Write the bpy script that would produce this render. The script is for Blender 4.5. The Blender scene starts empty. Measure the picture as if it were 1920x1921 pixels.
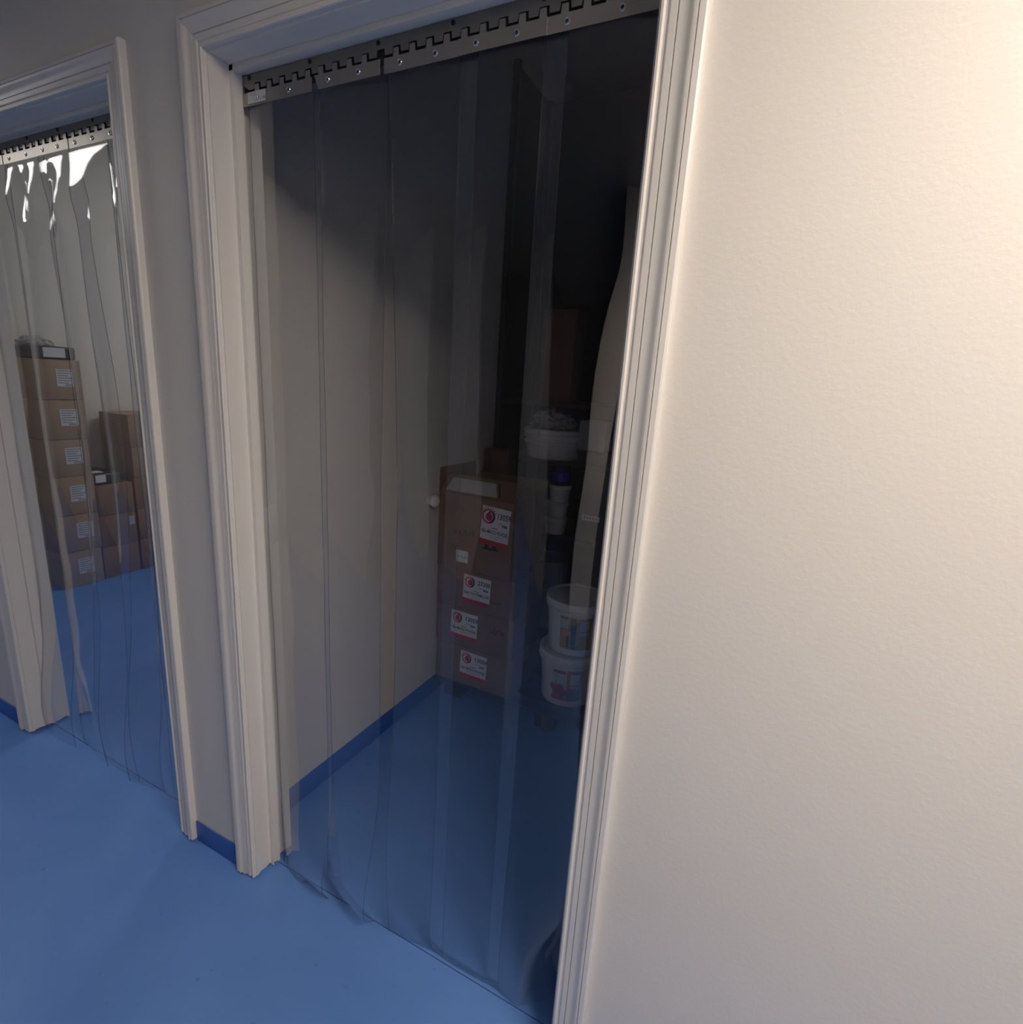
import bpy, bmesh, math, random
from mathutils import Vector, Matrix, noise
random.seed(7)
SC = bpy.context.scene
COL = SC.collection

# ------------------------------------------------------------------ camera, world, exposure
CAM = Vector((0.0, -0.84, 1.445))
FPX = 1001.384
RIGHT = Vector((0.89277, 0.44631, 0.06137)); DOWN = Vector((0.15794, -0.18249, -0.97044)); FWD = Vector((-0.42192, 0.87607, -0.23341))
cam = bpy.data.cameras.new('camera'); cam.sensor_fit = 'HORIZONTAL'; cam.sensor_width = 36.0
cam.lens = 36.0 * FPX / 1920.0; cam.clip_start = 0.02; cam.clip_end = 60
camo = bpy.data.objects.new('camera', cam); COL.objects.link(camo)
rot = Matrix((RIGHT, -DOWN, -FWD)).transposed()
camo.matrix_world = Matrix.Translation(CAM) @ rot.to_4x4()
SC.camera = camo

world = bpy.data.worlds.new('world'); SC.world = world; world.use_nodes = True
world.node_tree.nodes['Background'].inputs[0].default_value = (0.5, 0.55, 0.6, 1)
world.node_tree.nodes['Background'].inputs[1].default_value = 0.02
SC.view_settings.view_transform = 'Standard'; SC.view_settings.look = 'None'
SC.view_settings.gamma = 1.0; SC.view_settings.use_curve_mapping = False
SC.view_settings.exposure = 0.12
SC.cycles.transparent_max_bounces = 24
SC.cycles.max_bounces = 14; SC.cycles.diffuse_bounces = 6

LAMP_NEAR = ((0.72, -0.80), 50.0, (1.0, 0.86, 0.71))     # corridor ceiling panel to the right of the photographer
LAMP_FAR = ((-3.8, -0.64), 5.5, (1.0, 0.96, 0.91))       # corridor ceiling panel further along to the left
LAMP_ROOM = ((-2.75, 2.3), 19.0, (1.0, 0.97, 0.90))      # ceiling panel of the left storeroom
CEIL = 2.45
CEIL_S = 3.0        # storeroom ceilings are higher

# ------------------------------------------------------------------ materials
MATS = {}
def mat(name, col, rough=0.6, metal=0.0, var=0.06, vscale=6.0, bump=0.0, bscale=60.0, spec=0.5, alt=None, coat=0.0):
    if name in MATS: return MATS[name]
    m = bpy.data.materials.new(name); m.use_nodes = True; nt = m.node_tree; n = nt.nodes; l = nt.links
    b = n['Principled BSDF']
    b.inputs['Roughness'].default_value = rough; b.inputs['Metallic'].default_value = metal
    b.inputs['Specular IOR Level'].default_value = spec; b.inputs['Coat Weight'].default_value = coat
    tc = n.new('ShaderNodeTexCoord'); ns = n.new('ShaderNodeTexNoise')
    ns.inputs['Scale'].default_value = vscale; ns.inputs['Detail'].default_value = 6
    l.new(tc.outputs['Object'], ns.inputs['Vector'])
    r = n.new('ShaderNodeValToRGB'); r.color_ramp.elements[0].position = 0.3; r.color_ramp.elements[1].position = 0.7
    a = tuple(c * (1 - var) for c in col); z = alt if alt else tuple(min(1, c * (1 + var)) for c in col)
    r.color_ramp.elements[0].color = (*a, 1); r.color_ramp.elements[1].color = (*z, 1)
    l.new(ns.outputs['Fac'], r.inputs['Fac']); l.new(r.outputs['Color'], b.inputs['Base Color'])
    if bump:
        n2 = n.new('ShaderNodeTexNoise'); n2.inputs['Scale'].default_value = bscale; n2.inputs['Detail'].default_value = 3
        l.new(tc.outputs['Object'], n2.inputs['Vector'])
        bp = n.new('ShaderNodeBump'); bp.inputs['Strength'].default_value = bump; bp.inputs['Distance'].default_value = 0.002
        l.new(n2.outputs['Fac'], bp.inputs['Height']); l.new(bp.outputs['Normal'], b.inputs['Normal'])
    MATS[name] = m
    return m

WALL = mat('white_wall_paint', (0.70, 0.675, 0.635), 0.55, var=0.015, vscale=2.5, bump=0.20, bscale=120)
TRIM = mat('white_gloss_trim_paint', (0.72, 0.70, 0.665), 0.38, var=0.015, vscale=5, bump=0.05, bscale=35)
CEILM = mat('ceiling_paint', (0.48, 0.43, 0.37), 0.7, var=0.02)
BASEM = mat('blue_epoxy_skirting', (0.035, 0.13, 0.46), 0.42, var=0.06, vscale=5)
STEEL = mat('brushed_steel', (0.40, 0.38, 0.345), 0.38, 0.85, var=0.06, vscale=20)
STEEL2 = mat('grey_rail_steel', (0.27, 0.26, 0.235), 0.42, 0.8, var=0.06, vscale=20)
RIVET = mat('bright_rivet', (0.75, 0.75, 0.74), 0.22, 1.0, var=0.03)
DARK = mat('dark_gap', (0.012, 0.012, 0.014), 0.7, var=0.1)
PAPER = mat('white_paper', (0.74, 0.74, 0.75), 0.6, var=0.03, vscale=12)
PAPER2 = mat('dull_white_paper', (0.58, 0.59, 0.62), 0.6, var=0.05, vscale=12)
INK = mat('black_ink', (0.015, 0.015, 0.016), 0.6, var=0.1)
GREYINK = mat('grey_ink', (0.20, 0.20, 0.22), 0.6, var=0.1)
REDP = mat('red_print', (0.50, 0.022, 0.045), 0.55, var=0.06)
CARD = mat('brown_cardboard', (0.25, 0.145, 0.092), 0.75, var=0.08, vscale=9, bump=0.15, bscale=90)
CARD2 = mat('pale_brown_cardboard', (0.34, 0.235, 0.16), 0.75, var=0.08, vscale=9, bump=0.15, bscale=90)
CARDEDGE = mat('dark_cardboard', (0.16, 0.075, 0.05), 0.8, var=0.1, vscale=9)
TAPE = mat('packing_tape', (0.42, 0.30, 0.19), 0.25, var=0.05)
PLAST = mat('white_bucket_plastic', (0.84, 0.83, 0.80), 0.32, var=0.02)
GREYP = mat('grey_plastic', (0.30, 0.31, 0.33), 0.4, var=0.06)
BLACKP = mat('black_plastic', (0.014, 0.014, 0.017), 0.42, var=0.2)
BLUEG = mat('blue_jar_plastic', (0.03, 0.03, 0.55), 0.15, var=0.1)
GOLD = mat('gold_print', (0.42, 0.27, 0.05), 0.4, var=0.15, vscale=14)
TAN = mat('tan_print', (0.60, 0.36, 0.14), 0.45, var=0.12, vscale=30)
OLIVE = mat('olive_print', (0.10, 0.11, 0.09), 0.5, var=0.8, vscale=60)
CHERRY = mat('cherry_print', (0.36, 0.02, 0.05), 0.4, var=0.35, vscale=40)
PURPLE = mat('purple_print', (0.16, 0.02, 0.09), 0.5, var=0.1)
BROWNWOOD = mat('reddish_wood', (0.14, 0.07, 0.05), 0.7, var=0.2)
FILM = mat('crumpled_clear_film', (0.45, 0.45, 0.46), 0.2, var=0.15, vscale=18)
FRAMEW = mat('white_lamp_frame', (0.8, 0.8, 0.8), 0.4, var=0.02)

def floor_mat():
    m = bpy.data.materials.new('blue_epoxy_floor'); m.use_nodes = True; nt = m.node_tree; n = nt.nodes; l = nt.links
    b = n['Principled BSDF']
    tc = n.new('ShaderNodeTexCoord')
    n1 = n.new('ShaderNodeTexNoise'); n1.inputs['Scale'].default_value = 2.2; n1.inputs['Detail'].default_value = 5; n1.inputs['Distortion'].default_value = 0.6
    l.new(tc.outputs['Object'], n1.inputs['Vector'])
    r = n.new('ShaderNodeValToRGB')
    r.color_ramp.elements[0].position = 0.3; r.color_ramp.elements[0].color = (0.095, 0.232, 0.62, 1)
    r.color_ramp.elements[1].position = 0.72; r.color_ramp.elements[1].color = (0.130, 0.285, 0.71, 1)
    l.new(n1.outputs['Fac'], r.inputs['Fac'])
    # scattered small scuffs and paint chips
    n2 = n.new('ShaderNodeTexNoise'); n2.inputs['Scale'].default_value = 38; n2.inputs['Detail'].default_value = 4
    l.new(tc.outputs['Object'], n2.inputs['Vector'])
    r2 = n.new('ShaderNodeValToRGB'); r2.color_ramp.elements[0].position = 0.70; r2.color_ramp.elements[1].position = 0.76
    l.new(n2.outputs['Fac'], r2.inputs['Fac'])
    mx = n.new('ShaderNodeMix'); mx.data_type = 'RGBA'
    sc = n.new('ShaderNodeMath'); sc.operation = 'MULTIPLY'; sc.inputs[1].default_value = 0.45
    l.new(r2.outputs['Color'], sc.inputs[0]); l.new(sc.outputs[0], mx.inputs['Factor'])
    l.new(r.outputs['Color'], mx.inputs[6]); mx.inputs[7].default_value = (0.03, 0.08, 0.24, 1)
    l.new(mx.outputs[2], b.inputs['Base Color'])
    n3 = n.new('ShaderNodeTexNoise'); n3.inputs['Scale'].default_value = 5; n3.inputs['Detail'].default_value = 4
    l.new(tc.outputs['Object'], n3.inputs['Vector'])
    mr = n.new('ShaderNodeMapRange'); mr.inputs['To Min'].default_value = 0.34; mr.inputs['To Max'].default_value = 0.52
    l.new(n3.outputs['Fac'], mr.inputs['Value']); l.new(mr.outputs['Result'], b.inputs['Roughness'])
    bp = n.new('ShaderNodeBump'); bp.inputs['Strength'].default_value = 0.12; bp.inputs['Distance'].default_value = 0.003
    l.new(n1.outputs['Fac'], bp.inputs['Height']); l.new(bp.outputs['Normal'], b.inputs['Normal'])
    return m
FLOOR = floor_mat()

def pvc_mat():
    m = bpy.data.materials.new('clear_pvc'); m.use_nodes = True; nt = m.node_tree; n = nt.nodes; l = nt.links
    n.remove(n['Principled BSDF']); out = n['Material Output']
    tr = n.new('ShaderNodeBsdfTransparent'); tr.inputs['Color'].default_value = (0.955, 0.962, 0.975, 1)
    gl = n.new('ShaderNodeBsdfGlossy'); gl.inputs['Roughness'].default_value = 0.015; gl.inputs['Color'].default_value = (1, 1, 1, 1)
    df = n.new('ShaderNodeBsdfDiffuse'); df.inputs['Color'].default_value = (0.75, 0.77, 0.82, 1)
    lw = n.new('ShaderNodeLayerWeight'); lw.inputs['Blend'].default_value = 0.5
    pw = n.new('ShaderNodeMath'); pw.operation = 'POWER'; pw.inputs[1].default_value = 5.0
    l.new(lw.outputs['Facing'], pw.inputs[0])
    ma = n.new('ShaderNodeMath'); ma.operation = 'MULTIPLY_ADD'; ma.inputs[1].default_value = 0.955; ma.inputs[2].default_value = 0.045
    l.new(pw.outputs[0], ma.inputs[0])
    hz = n.new('ShaderNodeMixShader'); hz.inputs[0].default_value = 0.004      # fine dust and scuffs on the plastic
    l.new(tr.outputs[0], hz.inputs[1]); l.new(df.outputs[0], hz.inputs[2])
    mx = n.new('ShaderNodeMixShader'); l.new(ma.outputs[0], mx.inputs[0]); l.new(hz.outputs[0], mx.inputs[1]); l.new(gl.outputs[0], mx.inputs[2])
    l.new(mx.outputs[0], out.inputs['Surface'])
    # the cut edge: light runs out of it, seen as a thin dark blue-grey line
    e = bpy.data.materials.new('pvc_cut_edge'); e.use_nodes = True; n = e.node_tree.nodes; l = e.node_tree.links
    b = n['Principled BSDF']; b.inputs['Base Color'].default_value = (0.07, 0.075, 0.09, 1); b.inputs['Roughness'].default_value = 0.15
    t2_ = n.new('ShaderNodeBsdfTransparent'); t2_.inputs['Color'].default_value = (0.8, 0.84, 0.9, 1); mx = n.new('ShaderNodeMixShader'); mx.inputs[0].default_value = 0.5
    l.new(t2_.outputs[0], mx.inputs[1]); l.new(b.outputs[0], mx.inputs[2]); l.new(mx.outputs[0], n['Material Output'].inputs['Surface'])
    return m, e
PVC, PVCEDGE = pvc_mat()

def emit_mat(name, col, s):
    m = bpy.data.materials.new(name); m.use_nodes = True; n = m.node_tree.nodes
    b = n['Principled BSDF']; b.inputs['Base Color'].default_value = (0.8, 0.8, 0.8, 1)
    b.inputs['Emission Color'].default_value = (*col, 1); b.inputs['Emission Strength'].default_value = s
    return m

# ------------------------------------------------------------------ mesh helpers
class MB:
    def __init__(self): self.bm = bmesh.new()
    def box(self, a, b, bev=0.0, seg=2, mi=0):
        m = Matrix.Translation([(p + q) / 2 for p, q in zip(a, b)]) @ Matrix.Diagonal([abs(q - p) for p, q in zip(a, b)] + [1])
        v = bmesh.ops.create_cube(self.bm, size=1, matrix=m)['verts']
        fs = {f for x in v for f in x.link_faces}
        for f in fs: f.material_index = mi
        if bev:
            es = list({e for x in v for e in x.link_edges})
            r = bmesh.ops.bevel(self.bm, geom=es, offset=bev, segments=seg, affect='EDGES', profile=0.5)
            for f in r['faces']: f.material_index = mi
        return self
    def poly(self, pts, mi=0):
        f = self.bm.faces.new([self.bm.verts.new(p) for p in pts]); f.material_index = mi; return self
    def prism(self, pts, d, mi=0):
        """closed outline of 3D points extruded by vector d"""
        d = Vector(d); a = [self.bm.verts.new(p) for p in pts]; b = [self.bm.verts.new(Vector(p) + d) for p in pts]; n = len(pts)
        fs = [self.bm.faces.new(a), self.bm.faces.new(b[::-1])]
        for i in range(n): fs.append(self.bm.faces.new((a[i], b[i], b[(i + 1) % n], a[(i + 1) % n])))
        for f in fs: f.material_index = mi
        return self
    def lathe(self, prof, c=(0, 0, 0), axis='z', seg=40, mi=0, closed=False):
        c = Vector(c); rings = []
        for r, h in prof:
            ring = []
            for k in range(seg):
                t = 2 * math.pi * k / seg; p = Vector((r * math.cos(t), r * math.sin(t), h))
                if axis == 'y': p = Vector((p.x, -p.z, p.y))
                if axis == 'x': p = Vector((p.z, p.x, p.y))
                ring.append(self.bm.verts.new(c + p))
            rings.append(ring)
        for a, b in zip(rings, rings[1:]):
            for k in range(seg):
                f = self.bm.faces.new((a[k], a[(k + 1) % seg], b[(k + 1) % seg], b[k])); f.material_index = mi
        for ring, flip in ((rings[0], True), (rings[-1], False)):
            f = self.bm.faces.new(ring[::-1] if flip else ring); f.material_index = mi
        return self
    def tube(self, pts, r, seg=8, mi=0):
        pts = [Vector(p) for p in pts]; rings = []
        for i, p in enumerate(pts):
            t = (pts[min(i + 1, len(pts) - 1)] - pts[max(i - 1, 0)]).normalized()
            u = t.orthogonal().normalized() if i == 0 else (u - t * u.dot(t)).normalized()
            w = t.cross(u)
            rings.append([self.bm.verts.new(p + (u * math.cos(2 * math.pi * k / seg) + w * math.sin(2 * math.pi * k / seg)) * r) for k in range(seg)])
        for a, b in zip(rings, rings[1:]):
            for k in range(seg): self.bm.faces.new((a[k], a[(k + 1) % seg], b[(k + 1) % seg], b[k])).material_index = mi
        self.bm.faces.new(rings[0][::-1]); self.bm.faces.new(rings[-1])
        return self
    def build(self, name, mats, parent=None, smooth=True, angle=35, merge=True):
        if merge: bmesh.ops.remove_doubles(self.bm, verts=self.bm.verts, dist=1e-6)
        bmesh.ops.recalc_face_normals(self.bm, faces=self.bm.faces)
        me = bpy.data.meshes.new(name); self.bm.to_mesh(me); self.bm.free()
        for m in (mats if isinstance(mats, (list, tuple)) else [mats]): me.materials.append(m)
        if smooth:
            me.polygons.foreach_set('use_smooth', [True] * len(me.polygons)); me.set_sharp_from_angle(angle=math.radians(angle))
        o = bpy.data.objects.new(name, me); COL.objects.link(o)
        if parent: o.parent = parent
        return o
def tag(o, label, cat, group=None, kind=None):
    o['label'] = label; o['category'] = cat
    if group: o['group'] = group
    if kind: o['kind'] = kind
    return o
def thing(name, label, cat, loc=(0, 0, 0), rz=0, group=None, kind=None):
    o = bpy.data.objects.new(name, None); COL.objects.link(o); o.location = loc; o.rotation_euler = (0, 0, rz); o.empty_display_size = 0.1
    return tag(o, label, cat, group, kind)
def boxobj(name, a, b, m, parent=None, bev=0.0): return MB().box(a, b, bev).build(name, m, parent)
def text(name, s, size, m, parent, loc, rot=(math.pi / 2, 0, 0), align='LEFT', sx=1.0, bold=0.0, fit=None):
    c = bpy.data.curves.new(name, 'FONT'); c.body = s; c.size = size; c.align_x = align; c.offset = bold; c.resolution_u = 2
    t = bpy.data.objects.new(name + '_c', c); COL.objects.link(t); bpy.context.view_layer.update()
    me = bpy.data.meshes.new_from_object(t.evaluated_get(bpy.context.evaluated_depsgraph_get()))
    bpy.data.objects.remove(t); bpy.data.curves.remove(c)
    if fit:
        xsv = [v.co.x for v in me.vertices]; sx = fit / (max(xsv) - min(xsv))
    me.materials.clear(); me.materials.append(m); me.name = name
    o = bpy.data.objects.new(name, me); COL.objects.link(o); o.parent = parent; o.location = loc; o.rotation_euler = rot; o.scale = (sx, 1, 1)
    return o
def copy_tree(o, parent=None):
    c = o.copy(); COL.objects.link(c); c.parent = parent
    for ch in list(o.children): copy_tree(ch, c)
    return c
def wall_xz(name, xs, zs, holes, y0, y1, m):
    """wall slab in the xz plane: grid cells minus holes, only outer faces"""
    mb = MB(); nx, nz = len(xs) - 1, len(zs) - 1
    solid = lambda i, j: 0 <= i < nx and 0 <= j < nz and not any(h[0] <= (xs[i] + xs[i + 1]) / 2 <= h[1] and h[2] <= (zs[j] + zs[j + 1]) / 2 <= h[3] for h in holes)
    for i in range(nx):
        for j in range(nz):
            if not solid(i, j): continue
            x0, x1, z0, z1 = xs[i], xs[i + 1], zs[j], zs[j + 1]
            mb.poly([(x0, y0, z0), (x1, y0, z0), (x1, y0, z1), (x0, y0, z1)]); mb.poly([(x0, y1, z0), (x0, y1, z1), (x1, y1, z1), (x1, y1, z0)])
            if not solid(i - 1, j): mb.poly([(x0, y0, z0), (x0, y0, z1), (x0, y1, z1), (x0, y1, z0)])
            if not solid(i + 1, j): mb.poly([(x1, y0, z0), (x1, y1, z0), (x1, y1, z1), (x1, y0, z1)])
            if not solid(i, j - 1): mb.poly([(x0, y0, z0), (x0, y1, z0), (x1, y1, z0), (x1, y0, z0)])
            if not solid(i, j + 1): mb.poly([(x0, y0, z1), (x1, y0, z1), (x1, y1, z1), (x0, y1, z1)])
    return mb.build(name, m, smooth=False)

# ------------------------------------------------------------------ the setting
XL, XR = -6.6, 4.6            # corridor ends
YO = -2.1                    # opposite corridor wall
YB = 3.3                      # back wall of the storerooms
D1 = (-1.150, -0.232)         # near doorway, faces of its jambs
D2 = (-2.420, -1.490)         # left doorway
HEAD = 2.057
JT = 0.018                    # jamb board thickness
WY = 0.115                    # wall thickness
zs = [0, HEAD + JT, CEIL_S]
o = wall_xz('wall_front', [XL, D2[0] - JT, D2[1] + JT, D1[0] - JT, D1[1] + JT, XR], zs,
        [(D2[0] - JT, D2[1] + JT, 0, HEAD + JT), (D1[0] - JT, D1[1] + JT, 0, HEAD + JT)], 0.0, WY, WALL)
tag(o, 'off-white painted corridor wall with two doorways cut through it', 'wall', kind='structure')
HD = (-1.95, -0.22)
o = wall_xz('wall_opposite', [XL, HD[0], HD[1], XR], [0, CEIL], [(HD[0], HD[1], 0, CEIL)], YO - 0.12, YO, WALL)
tag(o, 'corridor wall behind the photographer with a dark opening', 'wall', kind='structure')
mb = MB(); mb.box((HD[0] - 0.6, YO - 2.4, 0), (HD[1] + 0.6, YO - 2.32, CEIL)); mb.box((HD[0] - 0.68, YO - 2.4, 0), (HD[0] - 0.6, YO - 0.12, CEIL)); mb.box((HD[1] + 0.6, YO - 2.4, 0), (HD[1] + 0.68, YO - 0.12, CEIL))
o = mb.build('wall_dark_room', mat('unlit_tone_wall', (0.07, 0.07, 0.075), 0.6), smooth=False); tag(o, 'walls of the unlit room across the corridor', 'wall', kind='structure')  # dark wall colour stands in for the lack of light in here
def slab(name, a, b, m, label, cat):
    return tag(boxobj(name, a, b, m), label, cat, kind='structure')
slab('wall_left_end', (XL - 0.1, YO, 0), (XL, YB, CEIL_S), WALL, 'end wall of the corridor far to the left', 'wall')
slab('wall_right_end', (XR, YO, 0), (XR + 0.1, YB, CEIL_S), WALL, 'end wall of the corridor to the right', 'wall')
slab('wall_back', (XL, YB, 0), (XR, YB + 0.1, CEIL_S), WALL, 'back wall of the storerooms behind the shelves', 'wall')
RW = -1.275                   # left wall face of the dark storeroom
slab('wall_divider', (D2[1] + 0.07, WY, 0), (RW, YB, CEIL_S), WALL, 'white dividing wall on the left inside the dark storeroom', 'wall')
slab('wall_storeroom_right', (0.9, WY, 0), (1.0, YB, CEIL_S), WALL, 'right hand wall inside the dark storeroom', 'wall')
FW = -4.27                    # far wall of the left storeroom
slab('wall_storeroom_far', (FW - 0.1, WY, 0), (FW, YB, CEIL_S), WALL, 'white far wall of the lit storeroom behind the tall carton stack', 'wall')
slab('ceiling', (XL, YO - 2.4, CEIL), (XR, 0.0, CEIL + 0.08), CEILM, 'pale ceiling over the corridor', 'ceiling')
slab('ceiling_storeroom', (XL, 0.0, CEIL_S), (XR, YB, CEIL_S + 0.08), CEILM, 'pale ceiling over the storerooms', 'ceiling')
SEAM = 0.066
slab('floor', (XL, YO - 2.4, -0.06), (XR, SEAM - 0.0015, 0.0), FLOOR, 'light blue epoxy floor of the corridor with scuffs', 'floor')
slab('floor_storeroom', (XL, SEAM + 0.0015, -0.06), (XR, YB, -0.001), FLOOR, 'blue epoxy floor inside the storerooms behind the strip curtains', 'floor')
slab('floor_seam', (XL, SEAM - 0.0015, -0.06), (XR, SEAM + 0.0015, -0.006), DARK, 'dark joint in the blue floor under the strip curtains', 'joint')

# ------------------------------------------------------------------ door trim
PROF = [(0, 0), (0, .0095), (.0015, .0115), (.005, .0120), (.0065, .0105), (.0075, .0088), (.0115, .0088), (.0125, .0105), (.0145, .0115), (.0240, .0122),
        (.0245, .0090), (.0255, .0090), (.0260, .0125), (.0330, .0128), (.0380, .0138), (.0420, .0156), (.0455, .0178), (.0480, .0186), (.0515, .0188),
        (.0520, .0155), (.0530, .0155), (.0535, .0186), (.0615, .0182), (.0645, .0165), (.0660, .0130), (.0660, 0)]
def door_trim(name, D, label):
    t = thing(name, label, 'door trim', (0, 0, 0), kind='structure')
    rev = 0.004; xl, xr, zh = D[0] - rev, D[1] + rev, HEAD + rev
    def piece(f, g):
        mb = MB(); a = [mb.bm.verts.new(f(w, p)) for w, p in PROF]; b = [mb.bm.verts.new(g(w, p)) for w, p in PROF]
        for i in range(len(PROF) - 1): mb.bm.faces.new((a[i], b[i], b[i + 1], a[i + 1]))
        mb.bm.faces.new(a); mb.bm.faces.new(b[::-1])
        return mb.build('casing', TRIM, t, angle=18)
    rg = random.Random(len(label))
    foot = {k: 0.003 + 0.010 * rg.random() for k in range(len(PROF) * 2)}
    piece(lambda w, p: (xl - w, -p, foot[int(w * 380)]), lambda w, p: (xl - w, -p, zh + w))
    piece(lambda w, p: (xr + w, -p, foot[int(w * 380) + 1]), lambda w, p: (xr + w, -p, zh + w))
    piece(lambda w, p: (xl - w, -p, zh + w), lambda w, p: (xr + w, -p, zh + w))
    # jamb boards with ragged swollen feet
    def jamb(x0, x1, y0, y1, nm, foot0=0.004):
        mb = MB(); n = 9; ys = [y0 + (y1 - y0) * i / n for i in range(n + 1)]
        zf = [foot0 + 0.012 * rg.random() * (1 if 0 < i < n else 0.3) for i in range(n + 1)]
        v = {}
        for i, y in enumerate(ys):
            for s, x in enumerate((x0, x1)):
                v[i, s, 0] = mb.bm.verts.new((x, y, zf[i])); v[i, s, 1] = mb.bm.verts.new((x, y, HEAD))
        for i in range(n):
            for s in (0, 1): mb.bm.faces.new((v[i, s, 0], v[i + 1, s, 0], v[i + 1, s, 1], v[i, s, 1]))
            for k in (0, 1): mb.bm.faces.new((v[i, 0, k], v[i + 1, 0, k], v[i + 1, 1, k], v[i, 1, k]))
        for i in (0, n): mb.bm.faces.new((v[i, 0, 0], v[i, 1, 0], v[i, 1, 1], v[i, 0, 1]))
        return mb.build(nm, TRIM, t, angle=30)
    ja, jb = -0.001, WY + 0.006
    jamb(D[0] - JT, D[0], ja, jb, 'jamb'); jamb(D[1], D[1] + JT, ja, jb, 'jamb')
    boxobj('head_jamb', (D[0] - JT, ja, HEAD), (D[1] + JT, jb, HEAD + JT), TRIM, t, 0.001)
    s0, s1, sp = 0.046, 0.0685, 0.012
    jamb(D[0], D[0] + sp, s0, s1, 'door_stop', 0.006); jamb(D[1] - sp, D[1], s0, s1, 'door_stop', 0.006)
    boxobj('door_stop', (D[0], s0, HEAD - sp), (D[1], s1, HEAD), TRIM, t, 0.001)
    sp_ = MB().box((D[0] - 0.001, 0.086, 0.998), (D[0] + 0.0022, 0.1205, 1.098), 0.001).build('strike_plate', TRIM, t)
    sp_['label'] = 'painted-over strike plate on the jamb'
    return t
door_trim('trim_1', D1, 'white moulded casing and jamb around the nearer dark doorway')
door_trim('trim_2', D2, 'white moulded casing and jamb around the further left doorway')

BH = 0.072
def skirting(name, a, b, label): return tag(MB().box(a, b, 0.0025).build(name, BASEM), label, 'skirting', kind='structure')
skirting('baseboard_front', (D2[1] + 0.071, -0.004, 0), (D1[0] - 0.071, 0.0, BH), 'short blue skirting on the pier between the two doorways')
skirting('baseboard_front_left', (XL, -0.004, 0), (D2[0] - 0.071, 0.0, BH), 'blue skirting on the wall left of the further doorway')
skirting('baseboard_front_right', (D1[1] + 0.071, -0.004, 0), (XR, 0.0, BH), 'blue skirting on the wall right of the nearer doorway')
skirting('baseboard_divider', (RW, WY + 0.006, 0), (RW + 0.004, YB, 0.082), 'blue skirting along the left wall inside the dark storeroom')
skirting('baseboard_back', (RW, YB - 0.004, 0), (0.9, YB, 0.082), 'blue skirting along the back wall inside the dark storeroom')
skirting('baseboard_far', (FW, WY, 0), (FW + 0.004, YB, 0.082), 'blue skirting along the far wall of the lit storeroom')

# ------------------------------------------------------------------ ceiling lamps
def ceiling_light(pos, strength, col, label, w=0.25, l=0.25, zc=CEIL):
    t = thing('ceiling_light', label, 'light', (pos[0], pos[1], zc - 0.03), group='flat ceiling light panels')
    mb = MB()
    for s in (-1, 1):
        mb.box((s * w, -l - 0.02, 0), (s * (w + 0.02), l + 0.02, 0.0295), 0.002); mb.box((-w, s * l, 0), (w, s * (l + 0.02), 0.0295), 0.002)
    mb.build('frame', FRAMEW, t)
    boxobj('diffuser', (-w, -l, 0.006), (w, l, 0.012), emit_mat('lamp_diffuser', col, strength), t)
ceiling_light(*LAMP_NEAR, 'warm ceiling light panel above the corridor near the photographer', 0.14, 0.48)
ceiling_light(*LAMP_FAR, 'cool ceiling light panel over the far left end of the corridor', 0.80, 0.15)
ceiling_light(*LAMP_ROOM, 'cool ceiling light panel inside the left storeroom', 0.15, 0.45, CEIL_S)

# ------------------------------------------------------------------ strip curtains
RAILY = 0.0700
def strip(root, name, x0, x1, ztop, yoff, f, seed, nz=110, nu=14, th=0.0022, zbot=0.004):
    """f(u, z) -> (dx, dy): u across the strip in -1..1"""
    mb = MB(); F = []; B = []
    for j in range(nz + 1):
        t = j / nz; z = ztop + (zbot - ztop) * t
        fr, bk = [], []
        for i in range(nu + 1):
            u = 2 * i / nu - 1
            x = x0 + (x1 - x0) * (u + 1) / 2
            dx, dy = f(u, z)
            w = min(1.0, t * 6)
            nn = noise.noise(Vector((x * 5 + seed, z * 1.7, seed * 3.1))) * 0.0035 + noise.noise(Vector((x * 14 + seed, z * 6, seed))) * 0.0017
            y = RAILY + yoff + dy + nn * w
            fr.append(mb.bm.verts.new((x + dx, y, z))); bk.append(mb.bm.verts.new((x + dx, y + th, z)))
        F.append(fr); B.append(bk)
    for j in range(nz):
        for i in range(nu):
            mb.bm.faces.new((F[j][i], F[j][i + 1], F[j + 1][i + 1], F[j + 1][i]))
            mb.bm.faces.new((B[j][i], B[j + 1][i], B[j + 1][i + 1], B[j][i + 1]))
        for i in (0, nu): mb.bm.faces.new((F[j][i], F[j + 1][i], B[j + 1][i], B[j][i])).material_index = 1
    for j in (0, nz):
        for i in range(nu): mb.bm.faces.new((F[j][i], F[j][i + 1], B[j][i + 1], B[j][i]))
    return mb.build(name, [PVC, PVCEDGE], root, angle=50, merge=False)

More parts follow.
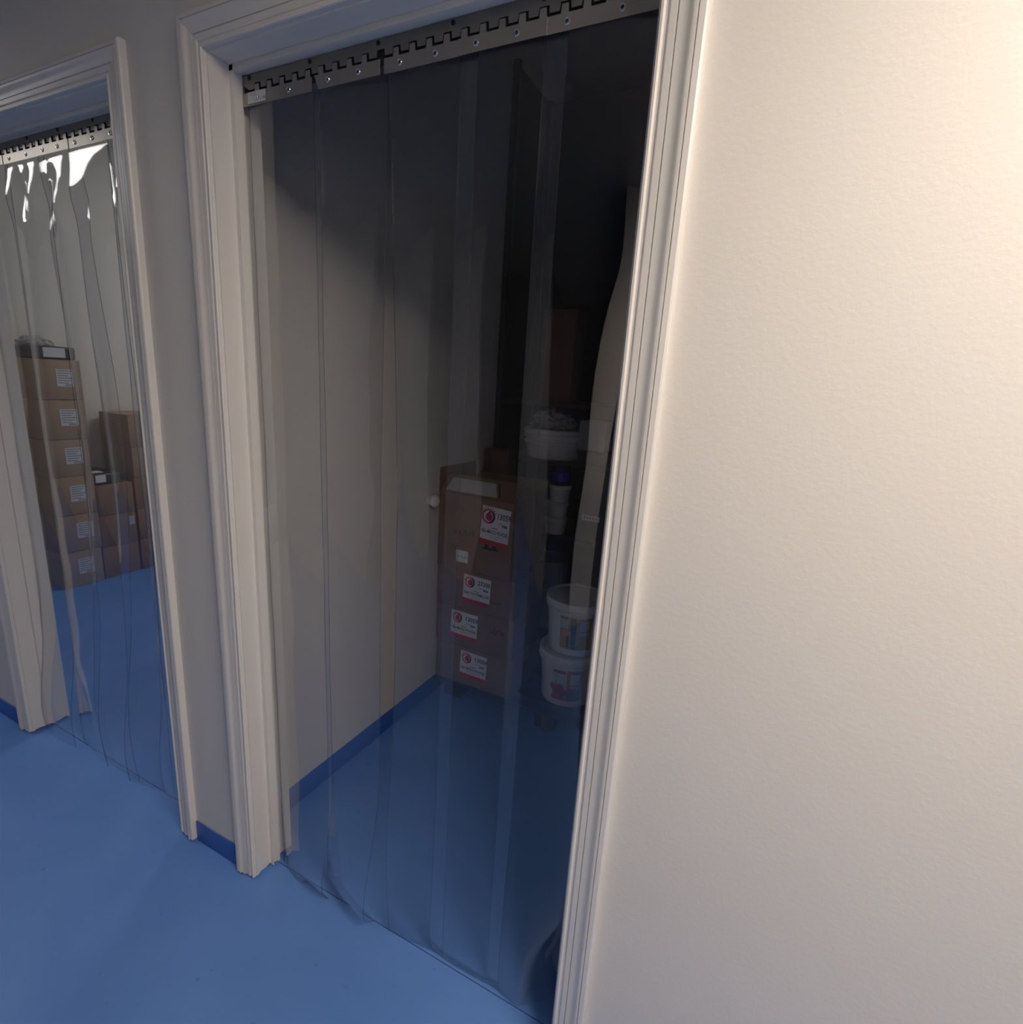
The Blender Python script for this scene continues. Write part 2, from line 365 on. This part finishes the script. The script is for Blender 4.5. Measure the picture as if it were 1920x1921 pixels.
Z0, Z1 = 1.986, 2.0445          # rail bottom and top
PITCH = 0.0365
def hang_rail(root, xa, xb):
    # upper rail: flat bar with hooks pointing down, plates hook up between them
    mb = MB(); y0, y1 = 0.0690, 0.0705; x = xa
    out = [(xa, Z1), (xb, Z1)]
    k = int((xb - xa) / PITCH); low = []
    for i in range(k):
        a = xb - i * PITCH; low += [(a, 2.0275), (a - PITCH * 0.46, 2.0275), (a - PITCH * 0.50, 2.0165), (a - PITCH * 0.96, 2.0165)]
    pts = out + low + [(xa, 2.0275)]
    mb.prism([(px, y0, pz) for px, pz in pts], (0, y1 - y0, 0))
    mb.build('rail', STEEL2, root, smooth=False)
    boxobj('backing_bar', (xa, 0.0735, 2.004), (xb, 0.0750, Z1), DARK, root)
    for x in (xa + 0.02, xa + 0.195, xa + 0.367, xa + 0.53, xa + 0.70, xb - 0.03):
        mb = MB(); mb.lathe([(0.0042, 0), (0.0042, 0.0012), (0.003, 0.0022)], (x, 0.0690, 2.0385), 'y', 14)
        mb.build('screw', DARK, root)
def plate(root, xa, xb, x_end, tilt=0.0, yoff=0.0, first=False):
    mb = MB(); y0, y1 = 0.0670 + yoff, 0.0682 + yoff
    k = int((x_end - xa) / PITCH) + 1
    top = []; xs_ = []
    i = 0
    while True:
        a = x_end - i * PITCH
        if a < xa: break
        xs_.append(a); i += 1
    segs = []
    for a in xs_:
        l, r = a - PITCH * 0.38, a - PITCH * 0.08
        if l > xa + 0.002 and r < xb - 0.002: segs.append((l, r))
    segs.sort()
    pts = [(xa + tilt, Z0), (xb, Z0), (xb, 2.0105)]
    for l, r in reversed(segs): pts += [(r + .001, 2.0105), (r, 2.0235), (l, 2.0235), (l - .001, 2.0105)]
    pts += [(xa, 2.0105)]
    mb.prism([(px, y0, pz) for px, pz in pts], (0, y1 - y0, 0))
    p = mb.build('hanger_plate', STEEL, root, smooth=False)
    xr = [xa + (xb - xa) * 0.18 + 0.006, xa + (xb - xa) * 0.68]
    for x in xr:
        mb = MB(); mb.lathe([(0.0052, 0), (0.0056, 0.0008), (0.0048, 0.0020), (0.0030, 0.0022), (0.0024, 0.0008)], (x, y0, 1.9985), 'y', 16); mb.build('rivet', RIVET, p)
        mb = MB(); mb.lathe([(0.0023, 0.0004), (0.0023, 0.0011)], (x, y0, 1.9985), 'y', 12); mb.build('rivet_hole', DARK, p)
    return p

g = lambda z, c, s: math.exp(-((z - c) / s) ** 2)
# near doorway: five strips
t1 = thing('strip_curtain', 'clear plastic strip curtain hanging in the nearer doorway of the dark storeroom', 'strip curtain', (0, 0, 0))
hang_rail(t1, D1[0] + 0.013, D1[1] - 0.013)
PX = [-1.1365, -0.932, -0.759, -0.594, -0.434, D1[1] - 0.0135]
plates = []
for i in range(5):
    plates.append(plate(t1, PX[i] + (0.004 if i in (1, 2) else 0.0), PX[i + 1] - (0.004 if i in (0, 1) else -0.006 if i < 4 else 0), D1[1] - 0.013, tilt=(0.010 if i == 1 else 0.0), yoff=(0.0 if i % 2 == 0 else -0.0014)))
st = MB().box((-1.120, 0.0655, 1.9885), (-1.066, 0.0659, 2.0100)).build('sticker', PAPER2, plates[0])
text('lettering', 'LOT | 140', 0.0085, INK, st, (-1.100, 0.0653, 1.9925), sx=0.95)
text('lettering', '7503-6100', 0.0048, GREYINK, st, (-1.113, 0.0653, 2.0030), sx=0.9)
S1 = [(-1.128, -0.924), (-0.946, -0.757), (-0.748, -0.560), (-0.594, -0.395), (-0.434, -0.247)]
def fA(u, z): return (0, 0.006 * u * u - 0.004 - 0.050 * g(z, 0.06, 0.16) * (0.5 + 0.5 * u) + 0.02 * max(0, (0.05 - z) / 0.05) * (u > 0))
ramp = lambda z: max(0.0, min(1.0, (1.95 - z) / 0.75))
def fB(u, z): return (-0.012 * ramp(z) * (u + 1) * 0.5, -0.004 + 0.007 * u * u - 0.065 * g(z, 0.07, 0.22) * (0.6 + 0.4 * u) + 0.045 * max(0, (0.05 - z) / 0.05))
def fC(u, z): return (0.028 * ramp(z) * (1 - u) * 0.5, 0.004 - 0.016 * g(z, 1.35, 0.45) * (1 - u * u) - 0.030 * g(z, 0.25, 0.3) * (1 - u) * 0.5)
def fD(u, z): return (0, -0.005 + 0.006 * u * u - 0.010 * g(z, 0.1, 0.3) + 0.012 * max(0, (0.06 - z) / 0.06))
def fE(u, z): return (0, -0.002 + 0.010 * u * u - 0.014 * g(z, 0.9, 0.5) * (1 - u * u) + 0.075 * g(z, 0.0, 0.22) * max(0, u) - 0.010 * g(z, 0.5, 0.4) * u)
for i, (f, yo) in enumerate(zip((fA, fB, fC, fD, fE), (0.0, 0.006, 0.001, 0.0045, -0.0015))):
    strip(t1, 'strip', *S1[i], Z0 + 0.004, yo + 0.001, f, 1.7 + i * 2.3)
# left doorway: five strips, more buckled
t2 = thing('strip_curtain', 'clear plastic strip curtain with wavy strips hanging in the further left doorway', 'strip curtain', (0, 0, 0))
hang_rail(t2, D2[0] + 0.013, D2[1] - 0.013)
PX2 = [D2[0] + 0.0135, -2.195, -1.995, -1.835, -1.665, D2[1] - 0.0135]
for i in range(5): plate(t2, PX2[i], PX2[i + 1] + (0.006 if i < 4 else 0), D2[1] - 0.013, yoff=(0.0 if i % 2 else -0.0014))
S2 = [(-2.405, -2.192), (-2.205, -1.985), (-2.02, -1.815), (-1.845, -1.66), (-1.69, -1.507)]
def gA(u, z): return (0, -0.004 + 0.010 * u * u - 0.045 * g(z, 0.08, 0.25))
def gB(u, z): return (0, -0.028 * g(z, 1.25, 0.45) * (1 - u * u) - 0.02 * g(z, 1.90, 0.05) * math.sin(u * 5) * 0.5 - 0.050 * g(z, 0.15, 0.30) * (0.6 + 0.4 * u))
def gC(u, z): return (0.03 * g(z, 1.1, 0.5) * (u + 1) * 0.5, 0.004 + 0.032 * g(z, 1.3, 0.5) * (u * u - 0.3) - 0.015 * g(z, 1.86, 0.06) * math.cos(u * 4) - 0.040 * g(z, 0.2, 0.30))
def gD(u, z): return (0.025 * g(z, 1.1, 0.5), -0.004 - 0.020 * g(z, 1.2, 0.4) * (1 - u * u) + 0.010 * g(z, 1.88, 0.05) * u - 0.045 * g(z, 0.1, 0.25) * (0.5 - 0.5 * u))
def gE(u, z): return (0, 0.003 + 0.012 * u * u - 0.012 * g(z, 1.9, 0.08) * (1 - u * u) - 0.03 * g(z, 0.1, 0.2))
for i, (f, yo) in enumerate(zip((gA, gB, gC, gD, gE), (0.0, 0.006, 0.001, 0.006, 0.001))):
    strip(t2, 'strip', *S2[i], Z0 + 0.004, yo + 0.001, f, 21.7 + i * 2.3)

# ------------------------------------------------------------------ cartons
def logo(parent, c, r):
    """round fruit emblem: ring, dark crescent, fruit, leaf and small rays"""
    x, y, z = c
    mb = MB()
    for k in range(28):
        a0, a1 = 2 * math.pi * k / 28, 2 * math.pi * (k + 1) / 28
        mb.poly([(x + q * math.cos(a), y, z + q * math.sin(a)) for q, a in ((r, a0), (r, a1), (r * .80, a1), (r * .80, a0))])
    mb.build('emblem_ring', REDP, parent, smooth=False)
    mb = MB(); pts = [(x + r * .10 + r * .52 * math.cos(a), y - .0001, z - r * .06 + r * .56 * math.sin(a)) for a in [2 * math.pi * k / 24 for k in range(24)]]; mb.poly(pts); mb.build('emblem_fruit', REDP, parent, smooth=False)
    mb = MB()
    for k in range(14):
        a0, a1 = -1.25 + 2.3 * k / 14, -1.25 + 2.3 * (k + 1) / 14
        mb.poly([(x + q * math.cos(a), y - .0001, z + q * math.sin(a)) for q, a in ((r * .98, a0), (r * .98, a1), (r * .70, a1), (r * .70, a0))])
    mb.poly([(x - r * .1, y - .0002, z + r * .45), (x + r * .25, y - .0002, z + r * .5), (x + r * .3, y - .0002, z + r * .8), (x + r * .05, y - .0002, z + r * .7)])
    mb.build('emblem_shade', INK, parent, smooth=False)
    mb = MB()
    for k in range(9):
        a = 0.5 + 2.4 * k / 8
        mb.poly([(x + q * math.cos(a + s), y, z + q * math.sin(a + s)) for q, s in ((r * 1.06, -.06), (r * 1.06, .06), (r * 1.32, .04), (r * 1.32, -.04))])
    mb.build('emblem_rays', REDP, parent, smooth=False)
def product_label(body, x, z, w, h, num, word, yf, rz=0.0):
    y = yf - 0.0008
    e = MB().box((-w / 2, -0.0004, -h / 2), (w / 2, 0.0004, h / 2)).build('product_label', PAPER, body)
    e.location = (x, y, z); e.rotation_euler = (0, rz, 0); yy = -0.0007
    MB().box((-w / 2, -0.0006, -h / 2), (w / 2, -0.0004, -h / 2 + h * 0.13)).build('red_band', REDP, e)
    logo(e, (-w * 0.26, yy, h * 0.24), h * 0.19)
    text('number', num, h * 0.215, INK, e, (w * 0.03, yy, h * 0.22), fit=w * 0.44, bold=0.0005)
    text('product_name', word, h * 0.145, INK, e, (0, yy, -h * 0.20), align='CENTER', fit=w * 0.92, bold=0.0003)
    mb = MB()
    mb.box((w * .08, yy, h * .10), (w * .24, yy + .0001, h * .115)); mb.box((-w * .30, yy, -h * .255), (w * .30, yy + .0001, -h * .245)); mb.box((-w * .16, yy, -h * .315), (w * .16, yy + .0001, -h * .305)); mb.box((-w * .12, yy, -h * .055), (w * .10, yy + .0001, -h * .03))
    mb.build('small_print', GREYINK, e, smooth=False)
    mb = MB()
    for q in range(3): mb.box((w * (.25 + q * .06), yy, h * .03), (w * (.29 + q * .06), yy + .0001, h * .10))
    mb.build('date_code', INK, e, smooth=False)
    return e
def carton(name, label, w, d, h, loc, rz, m=CARD, flaps=True, group=None, tape=True):
    t = thing(name, label, 'carton', loc, rz, group)
    b = MB().box((-w / 2, -d / 2, 0), (w / 2, d / 2, h - 0.004), 0.004).build('body', m, t)
    if flaps:
        MB().box((-w / 2 + .001, -d / 2 + .001, h - .0045), (w / 2 - .001, -0.0015, h - .0002), 0.0012).build('flap', m, t)
        MB().box((-w / 2 + .001, 0.0015, h - .0045), (w / 2 - .001, d / 2 - .001, h - .0002), 0.0012).build('flap', m, t)
        if tape:
            mb = MB(); mb.box((-w / 2 - .0006, -0.024, h - .0002), (w / 2 + .0006, 0.024, h + .0003)); mb.box((w / 2, -.024, h - .06), (w / 2 + .0006, .024, h)); mb.box((-w / 2 - .0006, -.024, h - .06), (-w / 2, .024, h))
            mb.build('tape', TAPE, t)
    return t, b
def scribble(parent, x, z, w, h, yf, seed, n=26, r=0.0011):
    rg = random.Random(seed); pts = []
    for i in range(n):
        pts.append((x + w * i / (n - 1) + rg.uniform(-.2, .2) * w / 5, yf - 0.0006, z + h * rg.uniform(-.5, .5)))
    return MB().tube(pts, r, 5).build('marker_writing', INK, parent)

# pallet under the dark storeroom stack
PT = 0.094
p = thing('pallet', 'low black plastic pallet on the blue floor under the cartons and buckets', 'pallet', (-0.72, 1.06, 0))
for k in range(4): boxobj('slat', (-0.535, 0.0 + k * 0.092, PT - 0.022), (0.535, 0.075 + k * 0.092, PT), BLACKP, p, 0.003)
for x in (-0.50, -0.03, 0.44): boxobj('runner', (x, 0.02, 0.0), (x + 0.09, 0.345, PT - 0.022), BLACKP, p, 0.004)
boxobj('foot_block', (0.005, 0.004, 0.0), (0.035, 0.0195, PT - 0.022), BROWNWOOD, p, 0.002)

cw, cd = 0.385, 0.30
SY = 1.06 + cd / 2
stack = [('13059', 'N&A MANGO POWDER', 0.188, -1.058, 0.00, 'closed brown carton at the bottom of the stack on the black pallet', 0.02),
         ('13059', 'N&A MANGO POWDER', 0.182, -1.066, 0.01, 'closed brown carton with black marker scrawl, second from the pallet', -0.03),
         ('23200', 'N&A WATERMELON', 0.176, -1.068, -0.005, 'closed brown carton numbered 23200 just under the tall open carton', 0.03)]
z = PT
yf = -cd / 2
for num, word, h, x, rz, lab, lx in stack:
    t, b = carton('carton', lab, cw, cd, h, (x, SY, z), rz, CARD, group='fruit powder cartons stacked in the dark storeroom')
    product_label(b, lx - 0.02, h * 0.56, 0.135, 0.125, num, word, yf, 0.03)
    if 'scrawl' in lab: scribble(b, 0.075, h * 0.62, 0.075, 0.035, yf, 5)
    if num == '23200': scribble(b, 0.085, h * 0.36, 0.05, 0.02, yf, 8, 14)
    z += h + 0.0006
# tall open carton on top
h = 0.335
t, b = carton('carton', 'tall opened brown carton with raised flaps on top of the stack', 0.370, cd, h, (-1.082, SY, z), -0.02, CARD, flaps=False, group='fruit powder cartons stacked in the dark storeroom')
product_label(b, 0.100, h * 0.66, 0.135, 0.165, '13059', 'N&A MANGO POWDER', yf, 0.06)
mb = MB(); mb.box((0.045, yf - .0006, h * .350), (0.120, yf - .0002, h * .375)); mb.box((0.056, yf - .0006, h * .375), (0.072, yf - .0002, h * .43)); mb.box((0.092, yf - .0006, h * .375), (0.108, yf - .0002, h * .43))
mb.build('handling_symbol', INK, b)
scribble(b, -0.10, h * 0.50, 0.10, 0.035, yf, 3, 30); scribble(b, -0.12, h * 0.30, 0.05, 0.04, yf, 4, 12); scribble(b, -0.10, h * 0.82, 0.05, 0.02, yf, 12, 12)
lb = MB().box((-0.085, yf - .001, 0.035), (-0.025, yf - .0004, 0.088)).build('paper_slip', PAPER, b)
scribble(lb, -0.078, 0.058, 0.045, 0.02, yf - .0008, 6, 14, 0.0009)
def flap(pts, dv, nm='flap'):
    return MB().prism(pts, dv).build(nm, CARD, t)
wz = 0.185
fl = flap([(-wz, -cd / 2, h - .004), (wz, -cd / 2, h - .004), (wz - 0.02, -cd / 2 + 0.075, h + 0.055), (wz - 0.05, -cd / 2 + 0.088, h + 0.066), (-wz + .002, -cd / 2 + 0.088, h + 0.066)], (0, 0.002, -0.003))
sl = MB().prism([(-0.16, -cd / 2 + .012, h + .0065), (0.095, -cd / 2 + .012, h + .0065), (0.055, -cd / 2 + .072, h + .0525), (-0.16, -cd / 2 + .072, h + .0525)], (0, -.0006, .0007)).build('paper_label', PAPER2, fl)
MB().prism([(0.103, -cd / 2 + .012, h + .0068), (0.110, -cd / 2 + .012, h + .0068), (0.075, -cd / 2 + .072, h + .0528), (0.067, -cd / 2 + .072, h + .0528)], (0, -.0006, .0007)).build('black_strip', INK, fl)
flap([(-wz, -cd / 2, h - .004), (-wz, cd / 2, h - .004), (-wz - .006, cd / 2, h + .10), (-wz - .006, -cd / 2 + .01, h + .10)], (0.003, 0, 0))
flap([(-wz, cd / 2, h - .004), (wz, cd / 2, h - .004), (wz, cd / 2 + .03, h + .05), (-wz, cd / 2 + .03, h + .05)], (0, 0.003, 0))
flap([(wz, -cd / 2, h - .004), (wz, cd / 2, h - .004), (wz - .09, cd / 2 - .01, h + .012), (wz - .09, -cd / 2 + .02, h + .012)], (0, 0, -0.003))

# ------------------------------------------------------------------ buckets on the pallet
def bucket(label, loc, rz, style, r=0.126, h=0.240):
    t = thing('bucket', label, 'bucket', loc, rz, 'white lidded buckets on the pallet')
    rb = r * 0.90
    MB().lathe([(rb - .012, 0), (rb - .004, .002), (rb, .010), (rb + (r - rb) * .5, h * .5), (r, h * 0.82), (r + .001, h * .83)], seg=56).build('body', PLAST, t, angle=40)
    MB().lathe([(r + .002, h * .80), (r + .008, h * .805), (r + .009, h * .835), (r + .004, h * .845)], seg=56).build('collar', PLAST, t, angle=30)
    MB().lathe([(r + .003, h * .845), (r + .010, h * .850), (r + .012, h * .872), (r + .007, h * .885), (r + .010, h * .895), (r + .011, h * .965), (r + .008, h * .995), (r + .003, h), (r - .006, h * .995), (r - .009, h * .975), (.02, h * .972), (.012, h * .985), (.004, h * .99)], seg=56).build('lid', PLAST, t, angle=30)
    # wrap-around label, a curved patch just proud of the body
    def patch(name, a0, a1, z0, z1, m, off, par, n=14):
        mb = MB(); gr = []
        for zz in (z0, z1):
            f = (zz / h - .045) / (.82 - .045); rr = rb + (r - rb) * max(0, min(1, f)) + off
            gr.append([mb.bm.verts.new((rr * math.sin(a0 + (a1 - a0) * k / n), -rr * math.cos(a0 + (a1 - a0) * k / n), zz)) for k in range(n + 1)])
        for k in range(n): mb.bm.faces.new((gr[0][k], gr[0][k + 1], gr[1][k + 1], gr[1][k]))
        return mb.build(name, m, par, angle=60)
    z0, z1 = h * .14, h * .76
    dz = z1 - z0
    if style == 'gold':
        L = patch('wrap_label', -0.52, 0.60, z0, z1, GOLD, .0008, t)
        patch('white_panel', 0.16, 0.50, z0 + dz * .45, z0 + dz * .92, PAPER2, .0014, L); patch('white_panel', -0.50, -0.22, z0 + dz * .64, z0 + dz * .92, PAPER2, .0014, L)
        patch('picture', -0.48, -0.12, z0 + dz * .02, z0 + dz * .58, TAN, .0014, L); patch('picture', -0.15, 0.06, z0 + dz * .02, z0 + dz * .98, OLIVE, .0013, L)
        patch('picture', -0.26, -0.19, z0 + dz * .05, z0 + dz * .42, INK, .0019, L, 4); patch('text_line', 0.16, 0.50, z0 + dz * .58, z0 + dz * .60, GREYINK, .0019, L)
        patch('text_line', 0.10, 0.54, z0 + dz * .95, z0 + dz * .97, CARDEDGE, .0019, L); patch('text_line', 0.10, 0.13, z0 + dz * .1, z0 + dz * .13, INK, .0019, L, 3)
    else:
        L = patch('wrap_label', -0.55, 0.56, z0, z1, PAPER2, .0008, t)
        patch('red_panel', 0.02, 0.56, z0, z1, REDP, .0013, L); patch('purple_panel', 0.08, 0.53, z0 + dz * .02, z0 + dz * .42, PURPLE, .0018, L)
        patch('white_panel', 0.13, 0.46, z0 + dz * .44, z0 + dz * .90, PAPER2, .0023, L); patch('text_line', 0.13, 0.46, z0 + dz * .52, z0 + dz * .545, GREYINK, .0028, L)
        patch('brand_bar', -0.48, -0.04, z0 + dz * .88, z0 + dz * .97, REDP, .0018, L); patch('bottom_band', -0.55, 0.05, z0, z0 + dz * .12, CHERRY, .0013, L)
        rg = random.Random(3)
        for k in range(12):       # printed cherries
            a = rg.uniform(-0.48, -0.06); zc = z0 + dz * (0.10 + 0.38 * rg.random()); q = 0.016
            mb = MB(); f = (zc / h - .045) / .775; rr = rb + (r - rb) * f + .0018 + k * .00004
            mb.poly([((rr) * math.sin(a + q * math.cos(s) / rr), -(rr) * math.cos(a + q * math.cos(s) / rr), zc + q * math.sin(s)) for s in [2 * math.pi * i / 12 for i in range(12)]])
            mb.build('printed_cherry', CHERRY, L, smooth=False)
        patch('stalk', -0.36, -0.345, z0 + dz * .5, z0 + dz * .92, CHERRY, .0022, L, 3)
    return t
bucket('white lidded bucket with a red cherry label, lower of the two on the pallet', (-0.672, 1.245, PT), 0.28, 'red')
bucket('white lidded bucket with a gold label, standing on the cherry bucket', (-0.662, 1.255, PT + 0.2405), 0.30, 'gold')

# ------------------------------------------------------------------ dark shelf behind the buckets
RY0, RY1 = 1.53, 1.93
rk = thing('storage_rack', 'black metal storage rack in the dark behind the buckets', 'rack', (0, 0, 0))
for x in (-1.268, -0.28):
    for y in (RY0, RY1 - 0.03): boxobj('post', (x, y, 0), (x + 0.03, y + 0.03, 2.80), BLACKP, rk, 0.002)
for zz in (0.20, 0.73, 1.095, 1.372):
    MB().box((-1.237, RY0 + 0.004, zz - 0.02), (-0.28, RY1 - 0.004, zz), 0.002).build('shelf', BLACKP, rk)
boxobj('shade_back_sheet', (-1.268, RY1 + 0.001, 0.02), (-0.25, RY1 + 0.006, 2.80), BLACKP, rk)  # black sheet added so the storeroom behind reads as deep shade
boxobj('shade_side_sheet', (-1.2685, RY0 + 0.031, 0.02), (-1.262, RY1 - 0.031, 2.80), BLACKP, rk)  # black sheet added over the dividing wall in place of its shade
pn = boxobj('panel', (-0.80, RY0 + 0.004, 0.74), (-0.30, RY0 + 0.010, 1.07), BLACKP, rk, 0.001)
MB().box((-0.770, RY0 + 0.002, 0.836), (-0.682, RY0 + 0.0035, 0.862)).build('shelf_tag', PAPER2, pn)
for k in range(5): MB().box((-0.760 + k * .014, RY0 + 0.0012, 0.843), (-0.752 + k * .014, RY0 + 0.0019, 0.855)).build('print', GREYINK, pn)
def pail(name, label, loc, r, h, m=PLAST, cat='pail'):
    t = thing(name, label, cat, loc)
    MB().lathe([(r * .86, 0), (r * .88, .004), (r * .96, h * .70)], seg=40).build('body', m, t)
    MB().lathe([(r * .97, h * .50), (r, h * .52), (r, h * .58), (r * .97, h * .60)], seg=40).build('collar', m, t)
    MB().lathe([(r * .97, h * .66), (r * 1.02, h * .68), (r * 1.03, h * .80), (r, h * .83), (r * 1.03, h * .86), (r * 1.03, h * .97), (r, h), (r * .9, h * .98), (.01, h * .97)], seg=40).build('lid', m, t)
    return t
pail('pail', 'wide white lidded pail with film on its lid, on the upper rack shelf', (-1.000, 1.70, 1.0952), 0.158, 0.145)
def crumple(name, label, c, rx, ry, rz, m, seed, cat):
    bm = bmesh.new(); bmesh.ops.create_icosphere(bm, subdivisions=4, radius=1)
    for v in bm.verts:
        n_ = noise.turbulence(v.co * 2.2 + Vector((seed, 0, 0)), 4, True) ; k = 0.72 + 0.45 * n_
        v.co = Vector((v.co.x * rx * k, v.co.y * ry * k, max(-0.15, v.co.z) * rz * k))
    zmin = min(v.co.z for v in bm.verts)
    for v in bm.verts: v.co.z -= zmin
    me = bpy.data.meshes.new(name); bm.to_mesh(me); bm.free(); me.materials.append(m)
    o = bpy.data.objects.new(name, me); COL.objects.link(o); o.location = c
    return tag(o, label, cat)
crumple('plastic_film', 'crumpled clear plastic film heaped on the wide white pail', (-1.01, 1.68, 1.2403), 0.12, 0.11, 0.085, FILM, 4.0, 'film')
for i in range(3):
    t = thing('tub', ['white round tub at the bottom of the rack tower under the blue jar', 'white round tub in the middle of the rack tower under the blue jar', 'white round tub at the top of the rack tower under the blue jar'][i], 'tub', (-0.925 + 0.008 * (i == 2), 1.60, 0.7303 + i * 0.083), group='white tubs stacked on the rack')
    MB().lathe([(0.046, 0), (0.048, .003), (0.053, .062), (0.0535, .063)], seg=32).build('body', PLAST, t)
    MB().lathe([(0.0535, .062), (0.057, .064), (0.057, .078), (0.053, .0822), (0.01, .0822)], seg=32).build('lid', PLAST, t)
t = thing('jar', 'small black jar with a shiny blue band on top of the white tubs', 'jar', (-0.917, 1.60, 0.7305 + 3 * 0.083))
MB().lathe([(0.044, 0), (0.047, .003), (0.047, .020)], seg=32).build('body', BLACKP, t)
MB().lathe([(0.047, .020), (0.049, .024), (0.049, .060), (0.047, .064)], seg=32).build('blue_band', BLUEG, t)
MB().lathe([(0.047, .064), (0.050, .066), (0.050, .084), (0.046, .088)], seg=32).build('lid', BLACKP, t)
carton('carton', 'dark brown carton standing on the top rack shelf', 0.165, 0.14, 0.42, (-0.985, 1.66, 1.3725), 0.0, CARDEDGE, tape=False)
carton('carton', 'narrow dark brown carton standing behind the opened carton', 0.14, 0.08, 1.13, (-1.196, 1.478, 0.0), 0.0, CARDEDGE, tape=False)
t = thing('crate', 'shallow black crate on the upper rack shelf under the pale grey carton', 'crate', (-0.735, 1.63, 1.0953))
MB().box((-0.09, -0.09, 0), (0.09, 0.09, 0.055), 0.004).build('base', BLACKP, t); MB().box((-0.094, -0.094, 0.052), (0.094, 0.094, 0.066), 0.003).build('rim', BLACKP, t)
carton('carton', 'small pale grey carton standing on the shallow black crate', 0.132, 0.14, 0.138, (-0.762, 1.62, 1.0955 + 0.0662), 0.0, GREYP, tape=False)
pail('pail', 'grey plastic pail on the low rack shelf behind the gold bucket', (-0.975, 1.68, 0.2003), 0.10, 0.37, GREYP)
t = thing('wall_bumper', 'white round bumper knob on the storeroom wall left of the opened carton', 'door stop', (RW, 1.0, 0.943))
MB().lathe([(0.018, 0), (0.018, .004), (0.016, .006)], (0, 0, 0), 'x', 28).build('base_plate', TRIM, t)
MB().lathe([(0.012, .005), (0.022, .012), (0.026, .022), (0.025, .033), (0.016, .042), (0.005, .046)], (0, 0, 0), 'x', 28).build('knob', PLAST, t, angle=80)

# ------------------------------------------------------------------ left storeroom cartons (labels face the door)
def shipping_label(b, x, z, w, h, yf):
    e = MB().box((-w / 2, -.0004, -h / 2), (w / 2, .0004, h / 2)).build('shipping_label', PAPER2, b); e.location = (x, yf - .0008, z)
    mb = MB()
    for q in range(6): mb.box((-w * .42, -.0007, h * (.38 - q * .14)), (w * (.40 - .25 * ((q * 7) % 3) / 2), -.0005, h * (.38 - q * .14) + h * .05))
    mb.build('print_line', GREYINK, e)
    mb = MB()
    for q in range(5): mb.box((w * (-.05 + q * .09), -.0007, -h * .46), (w * (-.01 + q * .09), -.0005, -h * .36))
    mb.build('bar_code', INK, e)
Q = math.pi / 2
hs = [0.236, 0.240, 0.240, 0.232, 0.238, 0.232]
nm = ['bottom carton of the tall labelled stack in the left storeroom', 'second carton from the floor in the tall labelled stack', 'third carton from the floor in the tall labelled stack',
      'fourth carton from the floor in the tall labelled stack', 'fifth carton from the floor in the tall labelled stack', 'topmost carton of the tall labelled stack, under the black tray']
z = 0.0
for i, h in enumerate(hs):
    t, b = carton('carton', nm[i], 0.225, 0.36, h - 0.001, (-4.055 + 0.004 * (i % 3 - 1), 0.890 + 0.003 * ((i * 5) % 3 - 1), z), Q, CARD2, group='cartons of the tall labelled stack')
    shipping_label(b, 0.02 + 0.008 * (i % 2), h * 0.55, 0.09, 0.10, -0.18)
    z += h
t = thing('tray_pack', 'black film-wrapped tray with a white label on top of the tall stack', 'tray', (-4.04, 0.885, z), Q)
MB().box((-0.105, -0.165, 0), (0.105, 0.165, 0.075), 0.012, 3).build('tray', BLACKP, t)
MB().prism([(-0.09, -0.12, 0.0756), (0.06, -0.12, 0.0756), (0.06, 0.03, 0.0756), (-0.09, 0.03, 0.0756)], (0, 0, .0006)).build('label', PAPER, t)
MB().box((-0.06, -0.1662, 0.012), (0.05, -0.1652, 0.066)).build('label', PAPER2, t)
crumple('plastic_film', 'loose crumpled film lying on the black tray above the tall stack', (-4.08, 0.80 + 0.08, z + 0.0767), 0.12, 0.09, 0.05, FILM, 9.0, 'film')
z = 0.0
for i, h in enumerate((0.215, 0.215, 0.205)):
    t, b = carton('carton', ['bottom carton of the low stack beside the tall stack', 'middle carton of the low stack beside the tall stack', 'top carton of the low stack, carrying the black pack'][i], 0.225, 0.34, h - .001, (-4.06, 1.125, z), Q, CARD, group='cartons of the low stack')
    if i == 1: shipping_label(b, 0.085, h * .72, 0.03, 0.06, -0.17)
    z += h
t = thing('film_pack', 'black film-wrapped pack with a white label lying on the low stack', 'pack', (-4.04, 1.10, z), Q)
MB().box((-0.085, -0.14, 0), (0.085, 0.14, 0.075), 0.018, 3).build('pack', BLACKP, t)
MB().box((-0.075, -0.1412, 0.018), (-0.015, -0.1402, 0.066)).build('label', PAPER, t)
MB().prism([(-0.07, -0.10, 0.0756), (0.0, -0.10, 0.0756), (0.0, -0.02, 0.0756), (-0.07, -0.02, 0.0756)], (0, 0, .0006)).build('label', PAPER, t)
z = 0.0
for i, h in enumerate((0.22, 0.22, 0.22, 0.21, 0.215)):
    t, b = carton('carton', ['bottom carton of the right-hand stack by the left doorway casing', 'second carton from the floor in the right-hand stack', 'third carton from the floor in the right-hand stack', 'fourth carton from the floor in the right-hand stack', 'top carton of the right-hand stack against the white wall'][i], 0.25, 0.34, h - .001, (-4.06, 1.375 + 0.004 * (i % 2), z), Q, CARD2 if i > 2 else CARD, group='cartons of the right-hand stack')
    if i == 2: shipping_label(b, 0.03, h * .85, 0.025, 0.03, -0.17)
    z += h
